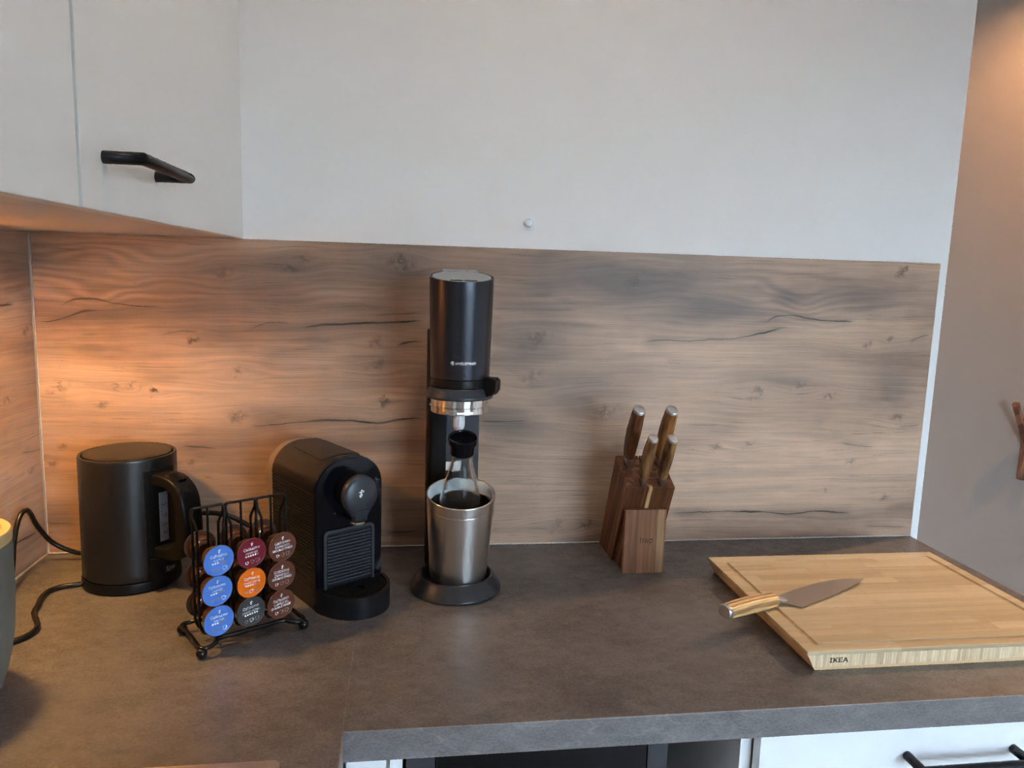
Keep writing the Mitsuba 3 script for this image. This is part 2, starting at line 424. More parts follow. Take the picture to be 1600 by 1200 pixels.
pri('knife_wood_amber', proc(handle_wood((.30, .135, .042), (.15, .06, .022), 8.7)), .35, specular=.3)
pri('knife_wood_mottled', proc(handle_wood((.30, .155, .055), (.070, .030, .013), 3.9)), .35, specular=.3)
def zebra(p, n, uv):
    a = .37; t = p.x * math.cos(a) + p.y * math.sin(a); w = -p.x * math.sin(a) + p.y * math.cos(a)
    q = w * 330 + 2.2 * noise(t * 26, 4) + p.z * 160
    g = noise(t * 40, w * 700, p.z * 500)
    st = smoothstep(.45, .8, .5 + .5 * dr.sin(q * 2.0 + 3 * noise(t * 14, w * 40, 2)))
    return mix(C(.62, .40, .17), C(.22, .095, .035), st * .75) * (.75 + .5 * g)
pri('knife_wood_zebra', proc(zebra), .35)
def bamboo(base, seed):
    def fn(p, n, uv):
        g = noise(p.x * 18 + seed, p.y * 900, p.z * 700); g2 = noise(p.x * 4 + seed * 3, p.y * 160, 1.0)
        fl = noise(p.x * 120, p.y * 2600, seed)
        node = smoothstep(.006, .0, dr.abs(dr.abs(p.x - 1.2 - .11 * seed * .37) - .13 * (1 + .3 * seed % 1)) + .004 * noise(p.y * 300, seed))
        return mi.Color3f(*base) * (.84 + .16 * g + .16 * g2 + .06 * fl) * (1 - .10 * node)
    return fn
BAMB = [pri(f'bamboo_{k}', proc(bamboo(c, k + 1.0)), .42) for k, c in enumerate([(.465, .357, .208), (.437, .328, .185), (.498, .386, .233), (.41, .303, .168)])]
def bamboo_core(p, n, uv):
    k = dr.floor(p.x / .0040); c = .7 * cell_rand(k, 5) + .3 * noise(p.x * 30, 3)
    end = mix(C(.84, .64, .40), C(.48, .31, .155), c * c) * (.82 + .30 * noise(p.x * 800, p.z * 40)) * (1 - .3 * smoothstep(.40, .5, dr.abs(p.x / .0040 - dr.floor(p.x / .0040) - .5)))
    lng = C(.74, .45, .22) * (.75 + .5 * noise(p.y * 14, p.z * 700, 3))
    return dr.select(dr.abs(n.y) > .5, end, lng)
pri('bamboo_core', proc(bamboo_core), .5)
pri('bamboo_edge', (.70, .47, .24), .45)

# ------------------------------------------------------------------ the setting
ZF, ZC, YW, XR = -.9, 1.708, -3.3, 4.2
XB, XW, H, D, XI = 1.736, 1.756, .584, .60, .58     # worktop end, wall end, backsplash height, worktop depth, inner corner
struct('floor', box(-.2, XR + .1, YW - .1, .8, ZF - .1, ZF), 'floor_wood')
struct('ceiling', box(-.2, XR + .1, YW - .1, .8, ZC, ZC + .1), 'ceiling_paint')
struct('wall_back', box(-.2, XW, .004, .16, ZF, ZC), 'wall_paint', 'white textured plaster wall above the wood backsplash')
struct('wall_left', box(-.2, -.004, YW, .004, ZF, ZC), 'wall_paint')
struct('wall_hall', box(XW - .4, XR + .1, .6, .8, ZF, ZC), 'hall_paint', 'taupe wall of the passage seen past the end of the white wall')
struct('wall_right', box(XR, XR + .1, YW, .6, ZF, ZC), 'wall_paint')
WX0, WX1, WZ0, WZ1 = 1.55, 3.25, -.84, 1.12
op = as_mf(box(-.2, XR + .1, YW - .2, YW, ZF, ZC)) - as_mf(box(WX0, WX1, YW - .3, YW + .1, WZ0, WZ1))
struct('wall_front', as_tm(op), 'wall_paint')
fr = [box(WX0, WX1, YW - .14, YW - .06, WZ1 - .06, WZ1), box(WX0, WX1, YW - .14, YW - .06, WZ0, WZ0 + .06)]
for k in range(3):
    x = WX0 + (WX1 - WX0) * k / 2
    fr.append(box(max(WX0, x - .035), min(WX1, x + .035), YW - .14, YW - .06, WZ0 + .06, WZ1 - .06))
for k, f in enumerate(fr):
    put('frame', f, 'front_white', 'window_1', smooth=False)
for k in range(2):
    x0 = WX0 + (WX1 - WX0) * k / 2 + .035; pw = (WX1 - WX0) / 2 - .07
    q = trimesh.Trimesh([(x0, YW - .1, WZ0 + .06), (x0 + pw, YW - .1, WZ0 + .06), (x0 + pw, YW - .1, WZ1 - .06), (x0, YW - .1, WZ1 - .06)], [(0, 1, 2), (0, 2, 3)], process=False)
    put('pane', q, 'window_glass', 'window_1', smooth=False)
labels['window_1'] = {'kind': 'structure'}

# backsplash panels and sealing joints
k = thing('backsplash_panel', 'long oak decor backsplash panel with dark cracks along the back wall', 'backsplash')
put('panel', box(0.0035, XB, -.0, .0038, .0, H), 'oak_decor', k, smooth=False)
put('edge_strip', box(XB, XB + .0012, -.0004, .0038, 0, H), 'cabinet_white', k, smooth=False, label='pale edge strip')
k = thing('backsplash_panel', 'oak decor backsplash panel on the left side wall behind the canister', 'backsplash')
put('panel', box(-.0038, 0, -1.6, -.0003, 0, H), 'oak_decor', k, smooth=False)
struct('trim_1', sweep([(.002, -.0015, .0015), (XB, -.0015, .0015)], [(-.0022, -.0012), (.0022, -.0012), (-.0022, .0028)]), 'sealant')
struct('trim_2', box(0.0, .0014, -.0016, 0.0, .001, H), 'silicone')
struct('trim_3', box(0.0, .002, -1.5, -.003, .0, .0026), 'silicone')

# worktop: two laminate pieces meeting at a joint
def profile_x(P, x0, x1):   # (y, z) outline drawn out along x
    return moved(extrude(sg.Polygon(P), x1 - x0), mat([(0, 1, 0), (0, 0, 1), (1, 0, 0)], (x0, 0, 0)))
def profile_y(P, y0, y1):   # (x, z) outline drawn out along y
    return moved(extrude(sg.Polygon(P), y1 - y0), mat([(1, 0, 0), (0, 0, 1), (0, -1, 0)], (0, y1, 0)))
k = thing('worktop', 'dark grey stone-look laminate worktop under the soda maker and cutting board', 'worktop')
put('slab', profile_x([(-D + .0012, -.039), (-D + .0012, 0), (-.0005, 0), (-.0005, -.039)], XI, XB), 'worktop_laminate', k, smooth=False)
put('edge_band', profile_x([(-D, -.039), (-D, -.0012), (-D + .0003, -.0004), (-D + .00118, -.00004), (-D + .00118, -.039)], XI + .0012, XB), 'edge_laminate', k, smooth=False, label='lighter front edge')
k = thing('worktop', 'dark grey stone-look laminate worktop of the left return under the kettle and capsule rack', 'worktop')
put('slab', profile_y([(.0005, -.039), (XI - .0006, -.039), (XI - .0006, 0), (.0005, 0)], -1.7, -.0005), 'worktop_laminate', k, smooth=False)
put('joint_strip', box(XI - .00055, XI - .00005, -D + .001, -.001, -.02, .00003), 'edge_laminate', k, smooth=False, label='thin lighter joint line')
put('edge_band', box(XI - .0005, XI + .0011, -1.7, -D - .0001, -.039, -.0004), 'edge_laminate', k, smooth=False)

# ------------------------------------------------------------------ wall cabinets on the left wall, door fronts facing +x
DX = .359
def wall_cabinet(y0, y1, label, handle):
    k = thing('wall_cabinet', label, 'cabinet')
    w = .016
    zt = 1.35
    put('carcass', cat(box(.0, DX - .022, y0, y0 + w, H + .0275, zt), box(.0, DX - .022, y1 - w, y1, H + .0275, zt), box(0, .01, y0 + w, y1 - w, H + .0275, zt),
                       box(.01, DX - .022, y0 + w, y1 - w, zt - w, zt)), 'cabinet_white', k, smooth=False)
    bot = as_mf(box(.0005, DX - .0205, y0, y1, H + .0012, H + .027))
    lamp = y0 < -.35 < y1
    if lamp:
        bot = bot - as_mf(moved(trimesh.creation.cylinder(.032, .06, sections=48), mat(None, LEDP)))
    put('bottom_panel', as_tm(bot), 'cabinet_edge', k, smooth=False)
    d = put('door', box(DX - .019, DX, y0 + .0018, y1 - .0018, H, zt, .0022), 'cabinet_white', k)
    if handle:
        h0, h1, z, xo = -.634, -.478, .636, DX + .036
        put('handle', bar_handle(h0, h1, z, DX, xo), 'black_metal', d, label='black bar handle')
    return k

def bar_handle(a, b, z, x0, x1, r=.0062, n=20):
    """Round bar with mitred corners, running along y from a to b and fixed at x0."""
    return mitred([(x0, a, z), (x1, a, z), (x1, b, z), (x0, b, z)], r, n)
def mitred(P, r, n=20):
    P = np.asarray(P, float); rings = []
    c = circle(r, n)
    dirs = [(P[i + 1] - P[i]) / np.linalg.norm(P[i + 1] - P[i]) for i in range(len(P) - 1)]
    up = np.cross(dirs[0], dirs[1]); up /= np.linalg.norm(up)
    for i, p in enumerate(P):
        if i == 0: t, s = dirs[0], 1.0; m = np.cross(up, t)
        elif i == len(P) - 1: t = dirs[-1]; m = np.cross(up, t)
        else:
            m = np.cross(up, dirs[i - 1]) + np.cross(up, dirs[i]); m /= (m @ m) / 2
        rings.append(p + c[:, :1] * m + c[:, 1:] * up)
    return loft(rings)
LEDP = (.066, -.35, H + .008)
wall_cabinet(-.688, -.0165, 'off-white wall cabinet with a black bar handle on its door', True)
wall_cabinet(-1.5, -.6905, 'off-white wall cabinet without visible handle at the left edge of the photo', False)
k = thing('filler_strip', 'narrow off-white filler strip between the wall cabinet and the white wall', 'filler strip')
put('strip', box(DX - .02, DX - .001, -.0150, .0038, H, 1.35, .0020), 'cabinet_white', k)
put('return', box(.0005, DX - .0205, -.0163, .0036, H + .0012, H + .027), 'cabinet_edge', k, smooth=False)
k = thing('cabinet_light', 'small round recessed lamp in the underside of the wall cabinet', 'lamp')
led = trimesh.creation.cylinder(.026, .004, sections=40); led.apply_translation((LEDP[0], LEDP[1], H + .0235))
rim = lathe([(.0268, -.006), (.0312, -.006), (.0312, .007), (.0268, .007), (.0268, -.006)], 40); rim.apply_translation((LEDP[0], LEDP[1], H + .0138))
put('rim', rim, 'hob_rim', k)
scene[k + '__diffuser'] = mikit.ply(led, 'white_plastic', emitter={'type': 'area', 'radiance': rgb(LED * 1.0, LED * .535, LED * .16)})

# ------------------------------------------------------------------ base units below the worktop
k = thing('base_cabinet', 'white base cabinet with a black bar handle on its drawer, under the cutting board', 'cabinet')
put('carcass', box(1.091, 1.105, -.57, -.03, -.86, -.0395), 'cabinet_white', k, smooth=False)
put('carcass_edge', box(1.0905, 1.1055, -.5715, -.5702, -.86, -.0395), 'front_white', k, smooth=False)
put('side_panel', box(1.70, 1.716, -.57, -.03, -.86, -.0395), 'cabinet_white', k, smooth=False)
dw = put('drawer', box(1.1075, 1.712, -.5915, -.5725, -.26, -.0425, .0012), 'front_white', k)
put('handle', moved(mitred([(1.317, 0, 0), (1.317, -.034, 0), (1.475, -.034, 0), (1.475, 0, 0)], .0062), mat(None, (0, -.5915, -.0835))), 'black_metal', dw, label='black bar handle')
put('drawer', box(1.1075, 1.712, -.5915, -.5725, -.86, -.264, .0012), 'front_white', k)
k = thing('base_cabinet', 'narrow white base front at the inner corner left of the dark niche', 'cabinet')
put('front', box(XI + .003, .6305, -.5915, -.5725, -.86, -.0425, .0012), 'front_white', k)
put('side_panel', box(.6345, .650, -.585, -.03, -.86, -.0425, .0008), 'front_white', k)
put('carcass', box(XI + .003, .6335, -.572, -.03, -.86, -.0425), 'cabinet_white', k)
k = thing('base_cabinet', 'white base cabinet of the left return below the hob, mostly hidden by the worktop', 'cabinet')
put('carcass', box(.03, XI - .033, -1.69, -.604, -.86, -.0425), 'cabinet_white', k, smooth=False)
for a, b in ((-.86, -.405), (-.401, -.0425)):
    put('drawer', box(XI - .0325, XI - .0135, -1.69, -.6065, a, b, .0012), 'front_white', k)
k = thing('under_counter_appliance', 'black glossy appliance with grey side rails in the niche below the worktop', 'appliance')
put('body', box(.6905, .962, -.575, -.06, -.86, -.0475, .002), 'socket_dark', k)
put('side_rail', box(.654, .690, -.575, -.06, -.86, -.0475, .002), 'niche_grey', k)
put('side_rail', box(.9625, .990, -.575, -.06, -.86, -.0475, .002), 'niche_grey', k)

# hob at the lower left: only the corner of its metal rim shows
k = thing('hob', 'metal rim corner of a flat hob at the bottom edge of the photo', 'hob')
hb = rrect(.46, .52, .010, .5185 - .23, -.6505 - .26)
put('rim', extrude(hb.difference(rrect(.43, .49, .006, .5185 - .23, -.6505 - .26)), .0042), 'hob_rim', k)
put('glass', extrude(rrect(.43, .49, .006, .5185 - .23, -.6505 - .26), .0036), 'hob_glass', k)

# wall screw cap
k = thing('screw_cap', 'small clear round cap on the white wall above the soda maker', 'cap')
put('cap', moved(lathe([(0, 0), (.0085, 0), (.0088, .003), (.0078, .007), (.006, .0085), (0, .009)], 32), mat([(1, 0, 0), (0, 0, 1), (0, -1, 0)], (.8766, .004, .6324))), 'cap_clear', k)
put('center', moved(lathe([(.0030, 0), (.0036, 0), (.0036, .0004), (.0030, .0004), (.0030, 0)], 24), mat([(1, 0, 0), (0, 0, 1), (0, -1, 0)], (.8766, -.0049, .6324))), 'cap_clear', k)

# ------------------------------------------------------------------ kettle
KC = (.1903, -.1232, 0)
k = thing('electric_kettle', 'dark metal electric kettle with black handle and water gauge in the corner', 'kettle')
def kp(name, m, b, par=k, az=-34, **kw):
    return put(name, moved(m, rotz(az, KC)), b, par, **kw)
kp('base', lathe([(0, 0), (.074, 0), (.077, .003), (.077, .0155), (.0755, .0182), (0, .0182)], 96), 'black_plastic')
kp('body', lathe([(0, .019), (.074, .019), (.0757, .0215), (.0757, .03), (.0752, .12), (.0746, .2195), (.0737, .2222), (.0715, .2228), (.0695, .2215), (.0692, .215), (0, .215)], 128), 'kettle_metal')
kp('lid', lathe([(0, .216), (.0672, .216), (.0680, .2195), (.0672, .2232), (.062, .2252), (.04, .2272), (0, .228)], 96), 'kettle_lid')
def arcblock(r0, r1, half, z0, z1):
    a = np.radians(np.linspace(-half, half, 17))
    pg = sg.Polygon(np.vstack([np.c_[r1 * np.cos(a), r1 * np.sin(a)], np.c_[r0 * np.cos(a), r0 * np.sin(a)][::-1]]))
    return extrude(pg, z1 - z0, z0)
pl = kp('handle_plate', cat(arcblock(.073, .0790, 20.5, .0195, .203), arcblock(.076, .0812, 16.5, .0225, .2), arcblock(.076, .0880, 18.5, .0195, .058)), 'black_plastic')
def handle_loft():
    path = spline([(.070, .188), (.097, .1895), (.119, .184), (.134, .167), (.1395, .135), (.1395, .104), (.134, .083), (.116, .071), (.096, .067), (.070, .0665)], 6)
    tg = np.gradient(path, axis=0); tg /= np.linalg.norm(tg, axis=1, keepdims=True)
    secs = []
    n = len(path)
    for i, (p, t) in enumerate(zip(path, tg)):
        nx = np.array([-t[1], t[0]])
        f = i / (n - 1)
        b = .0105 + .003 * np.exp(-((f - .62) / .2) ** 2); a = .0185 + .001 * np.sin(f * 3)
        s = superellipse(a, b, 5.0, 36)
        secs.append(np.c_[p[0] + s[:, 1] * nx[0], s[:, 0], p[1] + s[:, 1] * nx[1]])
    return loft(secs)
hd = kp('handle', handle_loft(), 'black_plastic')
kp('switch', moved(box(-.012, .012, -.008, .008, -.003, .003, .0022), mat([(.93, 0, -.36), (0, 1, 0), (.36, 0, .93)], (.118, 0, .1965))), 'black_gloss', hd)
ga = kp('water_gauge', arcblock(.078, .0822, 5.6, .083, .166), 'gauge_clear', pl, label='grey water level gauge')
gt = []
for s, z in (('1.5', .143), ('1.0', .125), ('0.7', .109), ('0.5', .096)):
    gt.append(moved(bend(moved(text(s, .0042, .0003), mat(None, (.001, z, 0))), .0822), rotz(90)))
for z in np.arange(.092, .150, .006):
    gt.append(moved(bend(moved(box(-.0062, -.0035, -.0003, .0003, 0, .0003), mat(None, (0, z, 0))), .0822), rotz(90)))
kp('gauge_scale', cat(*gt), 'grey_print', ga, smooth=False)
lg = sg.LineString(spline([(-.010, .001), (-.007, .004), (-.0085, -.001), (-.005, -.003), (-.002, .003), (-.003, -.002), (.001, -.001), (.003, .002), (.002, -.003), (.006, -.002), (.009, .002), (.007, -.001), (.010, -.001)], 6)).buffer(.0005)
lg = lg.union(sg.LineString(spline([(-.011, -.0048), (-.003, -.0058), (.006, -.0048), (.011, -.002)], 6)).buffer(.0004))
lg = affinity.scale(lg, .85, .85, origin=(0, 0))
kp('logo', moved(bend(moved(extrude(lg, .0003), mat(None, (.004, .037, 0))), .0881), rotz(90)), 'silver_print', pl, smooth=False)
kd = thing('kettle_cord', 'black cord running from the kettle base along the worktop behind the canister', 'cord')
put('cord', tube([(.121, -.150, .0042), (.108, -.156, .0042), (.0908, -.1626, .0042), (.0790, -.180, .0042), (.0800, -.2063, .0042), (.0870, -.232, .0042), (.0925, -.2573, .0042), (.108, -.285, .0042), (.1175, -.3035, .0042), (.1205, -.325, .0042), (.1093, -.3477, .0042), (.085, -.361, .0042), (.05, -.37, .0042)], .0041, 12, smooth=6), 'cord_black', kd)
kd = thing('power_cord', 'black cord arching up in the corner between the side wall and the kettle', 'cord')
put('cord', tube([(.03, -.20, .004), (.022, -.168, .04), (.018, -.148, .082), (.018, -.128, .112), (.021, -.112, .1195), (.020, -.095, .108), (.018, -.07, .078), (.030, -.05, .042), (.055, -.042, .022), (.085, -.035, .011), (.14, -.028, .005), (.20, -.026, .004), (.25, -.03, .01)], .0041, 12, smooth=6), 'cord_black', kd)

# ------------------------------------------------------------------ coffee machine
CA = 33.0; CC = (.5626, -.2429, 0)
k = thing('coffee_machine', 'black capsule coffee machine with ribbed sides between capsule rack and soda maker', 'coffee machine')
def cp(name, m, b, par=k, **kw): return put(name, moved(m, rotz(CA, CC)), b, par, **kw)
CW, CH = .0597, .2415
def arch(w, h, rib=False, z0=0.0, rx=.052, ry=.050):
    P = [(-w, z0)]
    if rib:
        z = .030
        while z < .185:
            P += [(-w, z), (-w, z + .0030), (-w + .0011, z + .0036), (-w + .0011, z + .0048)]; z += .0055
    for t in np.linspace(0, np.pi / 2, 14):
        P.append((-w + rx * (1 - math.cos(t)), h - ry * (1 - math.sin(t))))
    R = [(-x, z) for x, z in P[::-1]]
    return sg.Polygon(P + R)
def yext(poly, y0, y1):   # outline in (x, z), extruded along y from y0 to y1
    m = extrude(poly, y1 - y0); return moved(m, mat([(1, 0, 0), (0, 0, 1), (0, -1, 0)], (0, y1, 0)))
cp('shell', yext(arch(CW, CH, True), .004, .158), 'black_satin', smooth=25)
cp('water_tank', cat(yext(arch(CW - .001, CH - .003), .1585, .182)), 'tank_smoke', label='smoky water tank at the back')
cp('front_panel', cat(yext(arch(CW - .0003, CH - .0003), .0008, .0039), yext(arch(CW - .0022, CH - .0022, rx=.050, ry=.048), -.0008, .001)), 'black_gloss', smooth=30)
# lever with its pad, buttons
ld = sg.Polygon([(-.030, .128), (-.018, .146), (.018, .146), (.030, .128), (.033, .030), (.022, .022), (-.022, .022), (-.033, .030)]).buffer(.004).buffer(-.002)
def on_top(poly, h0, h1):
    m = extrude(poly, h1 - h0, 0); m = m.subdivide(); m = m.subdivide()
    v = m.vertices.copy(); x = np.clip(abs(v[:, 0]), 0, CW)
    zz = np.where(x < CW - .052, CH, CH - .050 * (1 - np.sqrt(np.maximum(0, 1 - ((x - (CW - .052)) / .052) ** 2))))
    v[:, 2] = v[:, 2] + zz + h0; m.vertices = v; return m
cp('lever', on_top(ld, -.001, .0022), 'lever_pad', smooth=40)
for x in (-.022, -.002, .017):
    cp('button', on_top(sg.Point(x, .0105).buffer(.0058, quad_segs=6), -.001, .0009), 'black_gloss', smooth=40)
# brew head: pear-shaped dome on a neck
def pear(s, n=48):
    P = []
    for t in np.linspace(math.radians(-38), math.radians(218), 30): P.append((.0303 * math.cos(t) * s, .188 + .0318 * math.sin(t) * s))
    P += [(-.0125 * s, .1535 - (s - 1) * .01), (-.0108 * s, .1445), (.0108 * s, .1445), (.0125 * s, .1535 - (s - 1) * .01)]
    return sg.Polygon(P).buffer(.004).buffer(-.008).buffer(.004)
def dome():
    secs = []
    base = np.array(pear(1).exterior.coords)[:-1]; c = np.array([0, .184])
    for s, y in ((1, -.0285), (1, -.0335), (.985, -.0358), (.95, -.0376), (.85, -.0398), (.6, -.0420), (.3, -.0430), (.02, -.0432)):
        q = c + (base - c) * s; secs.append(np.c_[q[:, 0], np.full(len(q), y), q[:, 1]])
    return loft(secs)
cp('brew_neck', yext(pear(.97), -.0284, -.0005), 'black_gloss')
bh = cp('brew_head', dome(), 'slate_plastic')
cp('seam', tube([(.032 * math.sin(t), -.0433 + .0021 * (math.sin(t) / .588) ** 2, .134 + .032 * math.cos(t)) for t in np.radians(np.linspace(-36, 36, 15))], .0005, 6), 'seam_dark', bh)
noz = lathe([(.0065, .1395), (.0112, .1402), (.0115, .1425), (.0108, .1438), (0, .1438)], 40); noz.apply_translation((0, -.027, 0))
cp('spout_ring', noz, 'chrome', bh, label='silver ring round the spout')
def bean_logo(s):
    e = affinity.rotate(sg.Polygon(superellipse(.30, .42, 2, 28)), -20); e = affinity.translate(e, -.12, -.42)
    slit = sg.LineString(spline([(-.30, -.20), (-.12, -.36), (-.10, -.52), (.02, -.72)], 5)).buffer(.045)
    loop = affinity.translate(affinity.rotate(sg.Polygon(superellipse(.34, .24, 2, 24)), 20), .22, .32)
    loop = loop.difference(affinity.translate(affinity.rotate(sg.Polygon(superellipse(.22, .12, 2, 24)), 20), .24, .32))
    stem = sg.LineString(spline([(-.55, .30), (-.30, .22), (-.08, .32), (.02, .62)], 5)).buffer(.09)
    tail = sg.LineString(spline([(-.30, .22), (-.16, .08), (.0, .10)], 5)).buffer(.07)
    return affinity.scale(unary_union([e.difference(slit), loop, stem, tail]), s, s, origin=(0, 0))
lgm = moved(extrude(bean_logo(.0082), .0003), mat([(1, 0, 0), (0, 0, 1), (0, -1, 0)], (-.003, -.0433, .193)))
cp('logo', lgm, 'white_print', bh, smooth=False)
# ribbed back panel behind the cup
gp = rrect(.0905, .104, .009, -.0022, .0765)
pn = cp('grill_panel', yext(gp, -.0026, -.0009), 'slate_dark', smooth=30)
cp('grill_frame', yext(gp.difference(rrect(.0805, .094, .005, -.0022, .0765)), -.0052, -.0026), 'slate_plastic', pn, smooth=30)
ribs = [box(-.0412, .0368, -.0056, -.0025, z, z + .0028, .0009) for z in np.arange(.040, .120, .0054)]
cp('ribs', cat(*ribs), 'slate_plastic', pn)
# drip tray
def tray_outline(a, b, n=40):
    t = np.linspace(np.pi, 2 * np.pi, n); return sg.Polygon(np.c_[a * np.cos(t), b * np.sin(t)])
to = tray_outline(.0612, .0735)
ty = cp('drip_tray', cat(extrude(to.difference(tray_outline(.0560, .0672).intersection(sg.box(-1, -1, 1, -.003))), .0352), extrude(tray_outline(.0565, .0680), .0290)), 'black_satin', smooth=40)
bars = []
inner = tray_outline(.0552, .0665).intersection(sg.box(-1, -1, 1, -.004))
hole = sg.Point(-.001, -.030).buffer(.0165, quad_segs=10)
for y in np.arange(-.0645, -.004, .0043):
    q = inner.intersection(sg.box(-.06, y, .06, y + .0024)).difference(hole)
    if q.area > 0: bars.append(extrude(q, .0040, .0292))
cp('drip_grid', cat(*bars), 'black_plastic', ty, smooth=False)
cp('cup_ring', cat(extrude(hole.difference(sg.Point(-.001, -.030).buffer(.0105, quad_segs=10)), .0052, .0291), extrude(sg.Point(-.001, -.030).buffer(.0105, quad_segs=10), .0008, .0291)), 'socket_dark', ty)
kd = thing('power_cord', 'black cord of the coffee machine behind the capsule rack', 'cord')
put('cord', tube([(.515, -.062, .03), (.47, -.058, .026), (.43, -.052, .034), (.395, -.052, .053), (.372, -.052, .0640), (.349, -.052, .0775), (.328, -.052, .0865), (.305, -.052, .0908), (.28, -.052, .0895), (.255, -.048, .078), (.23, -.038, .052), (.20, -.028, .028), (.16, -.022, .012)], .0042, 12, smooth=6), 'cord_black', kd)

# ------------------------------------------------------------------ capsule rack
RA = math.degrees(math.atan2(.079, .128)); RO = (.4155, -.3357, 0)
RM = rotz(RA, RO)
k = thing('capsule_rack', 'black wire capsule rack with ball feet in front of the coffee machine', 'capsule rack')
def rp(name, m, b='black_wire', **kw): return put(name, moved(m, RM), b, k, **kw)
hw, hv = .0752, .0445
zc_, zm = .0145, .0180
def corner(sx, sy): return [(sx * (hw - .008), sy * (hv + .0), zc_), (sx * hw, sy * (hv - .006), zc_)]
front = [(-hw, -.022, zc_), (-hw - .001, -.036, zc_), (-hw + .0025, -.0445, zc_), (-hw + .012, -.0455, zc_), (-hw + .022, -.0405, zc_ + .002), (-.050, -.0352, zm), (-.020, -.0350, zm), (.010, -.0350, zm), (.044, -.0352, zm)]
loop = front + [(-x, y, z) for x, y, z in front[::-1] if abs(x) > .052]
loop = loop + [(-x, -y, z) for x, y, z in loop]
rp('base_frame', tube(loop, .0030, 12, True, 5))
for sx in (-1, 1):
    for sy in (-1, 1):
        b = trimesh.creation.icosphere(subdivisions=3, radius=.0074); b.apply_translation((sx * (hw - .001), sy * .0435, .0074)); rp('ball_foot', b)
UC = (-.0475, -.0005, .0440)
for uc in UC:
    for sv in (-1, 1):
        half = [(0, 0, .2002), (.018, 0, .2004), (.0212, -.001 * 1, .1985), (.0225, -.004, .190), (.0185, -.0095, .174), (.0180, -.0105, .165), (.0180, -.0105, .10), (.0180, -.0105, .045), (.0172, -.0105, .032), (.0120, -.0105, .0195), (.0, -.0105, .0150)]
        pts = [(uc - x, y * -sv, z) for x, y, z in half[::-1]] + [(uc + x, y * -sv, z) for x, y, z in half[1:]]
        rp('side_wire', tube(pts, .0019, 8, False, 4))
    rp('center_wire', tube([(uc, 0, .2), (uc, 0, .018)], .0017, 8))
    rp('cross_wire', tube([(uc, -.0352, zm + .001), (uc, -.0105, .0150), (uc, .0105, .0150), (uc, .0352, zm + .001)], .0018, 8, False, 3))

# capsules: shared meshes, one entry per capsule
LR = .0224
body_ply = mikit.ply(lathe([(0, -.0262), (.0105, -.0262), (.0122, -.0250), (.0128, -.020), (.0150, -.0192), (.0158, -.0030), (.0162, -.0012), (0, -.0012)], 40), 'capsule_brown', smooth=35)
rim_ply = mikit.ply(lathe([(.0150, -.0012), (.0217, -.0012), (LR, -.0007), (LR, .0000), (.0219, .0003), (.0214, .00005), (.0150, .00005), (.0150, -.0012)], 48), 'capsule_rim', smooth=35)
bare_rim_ply = rim_ply
lid_mesh = lathe([(0, -.0010), (.0219, -.0010), (.0220, .0000), (.0215, .0006), (.0204, .0003), (.018, .0003), (0, .0003)], 56)
def cup_icon(x, y, s, w=.00030):
    c = sg.Polygon([(-.5 * s, .5 * s), (.5 * s, .5 * s), (.38 * s, -.45 * s), (-.38 * s, -.45 * s)]).buffer(.0001)
    h = sg.LineString([(.45 * s, .3 * s), (.75 * s, .25 * s), (.65 * s, -.1 * s), (.42 * s, -.15 * s)])
    return affinity.translate(c.boundary.union(h).buffer(w), x, y)
def flat(poly): return extrude(poly, .00015, .0004)
def lid_print(lines, ndots, ncup):
    white = [flat(affinity.translate(bean_logo(.0036), .001, .0138))]
    t = text('Cafissimo', .0042, .00015); t.apply_scale((.93, 1, 1)); t.apply_translation((0, .0052, .0004)); white.append(t)
    y = .0012
    for s, h, bold in lines:
        t = text(s, h, .00015, bold); w = t.extents[0]
        if w > .034: t.apply_scale((.034 / w, 1, 1))
        t.apply_translation((0, y - .0016, .0004)); white.append(t); y -= .0046
    dim = []
    if ndots:
        for i in range(6):
            q = sg.Point(-.0090 + .0036 * i, y + .0004).buffer(.00135, quad_segs=5)
            (white if i < ndots else dim).append(flat(q))
    for i, (x, s) in enumerate(((-.0085, .0036), (-.0005, .0046), (.0080, .0050))):
        (white if i == ncup else dim).append(flat(cup_icon(x, -.0125 if ndots else -.0118, s)))
    return cat(*white), cat(*dim)
KINDS = {}
def kind(name, foil, lines, ndots, ncup):
    w, d = lid_print(lines, ndots, ncup)
    KINDS[name] = (mikit.ply(lid_mesh, foil, smooth=30), mikit.ply(w, 'white_print', smooth=False), mikit.ply(d, 'dim_print', smooth=False))
kind('blue', 'foil_blue', [('KAFFEE', .0030, False)], 3, 2)
kind('red', 'foil_red', [('ESPRESSO', .0026, False)], 5, 0)
kind('orange', 'foil_orange', [('CAFFÈ CREMA', .0026, False)], 4, 1)
kind('grey', 'foil_grey', [('CAFFÈ CREMA', .0028, False)], 6, 1)
kind('brown', 'foil_brown', [('ESPRESSO', .0034, False), ('DOUBLE CHOC', .0032, True)], 0, 0)
_a = math.radians(RA); RU = np.array([math.cos(_a), math.sin(_a), 0]); RV = np.array([-math.sin(_a), math.cos(_a), 0]); ZV = np.array([0, 0, 1.0])
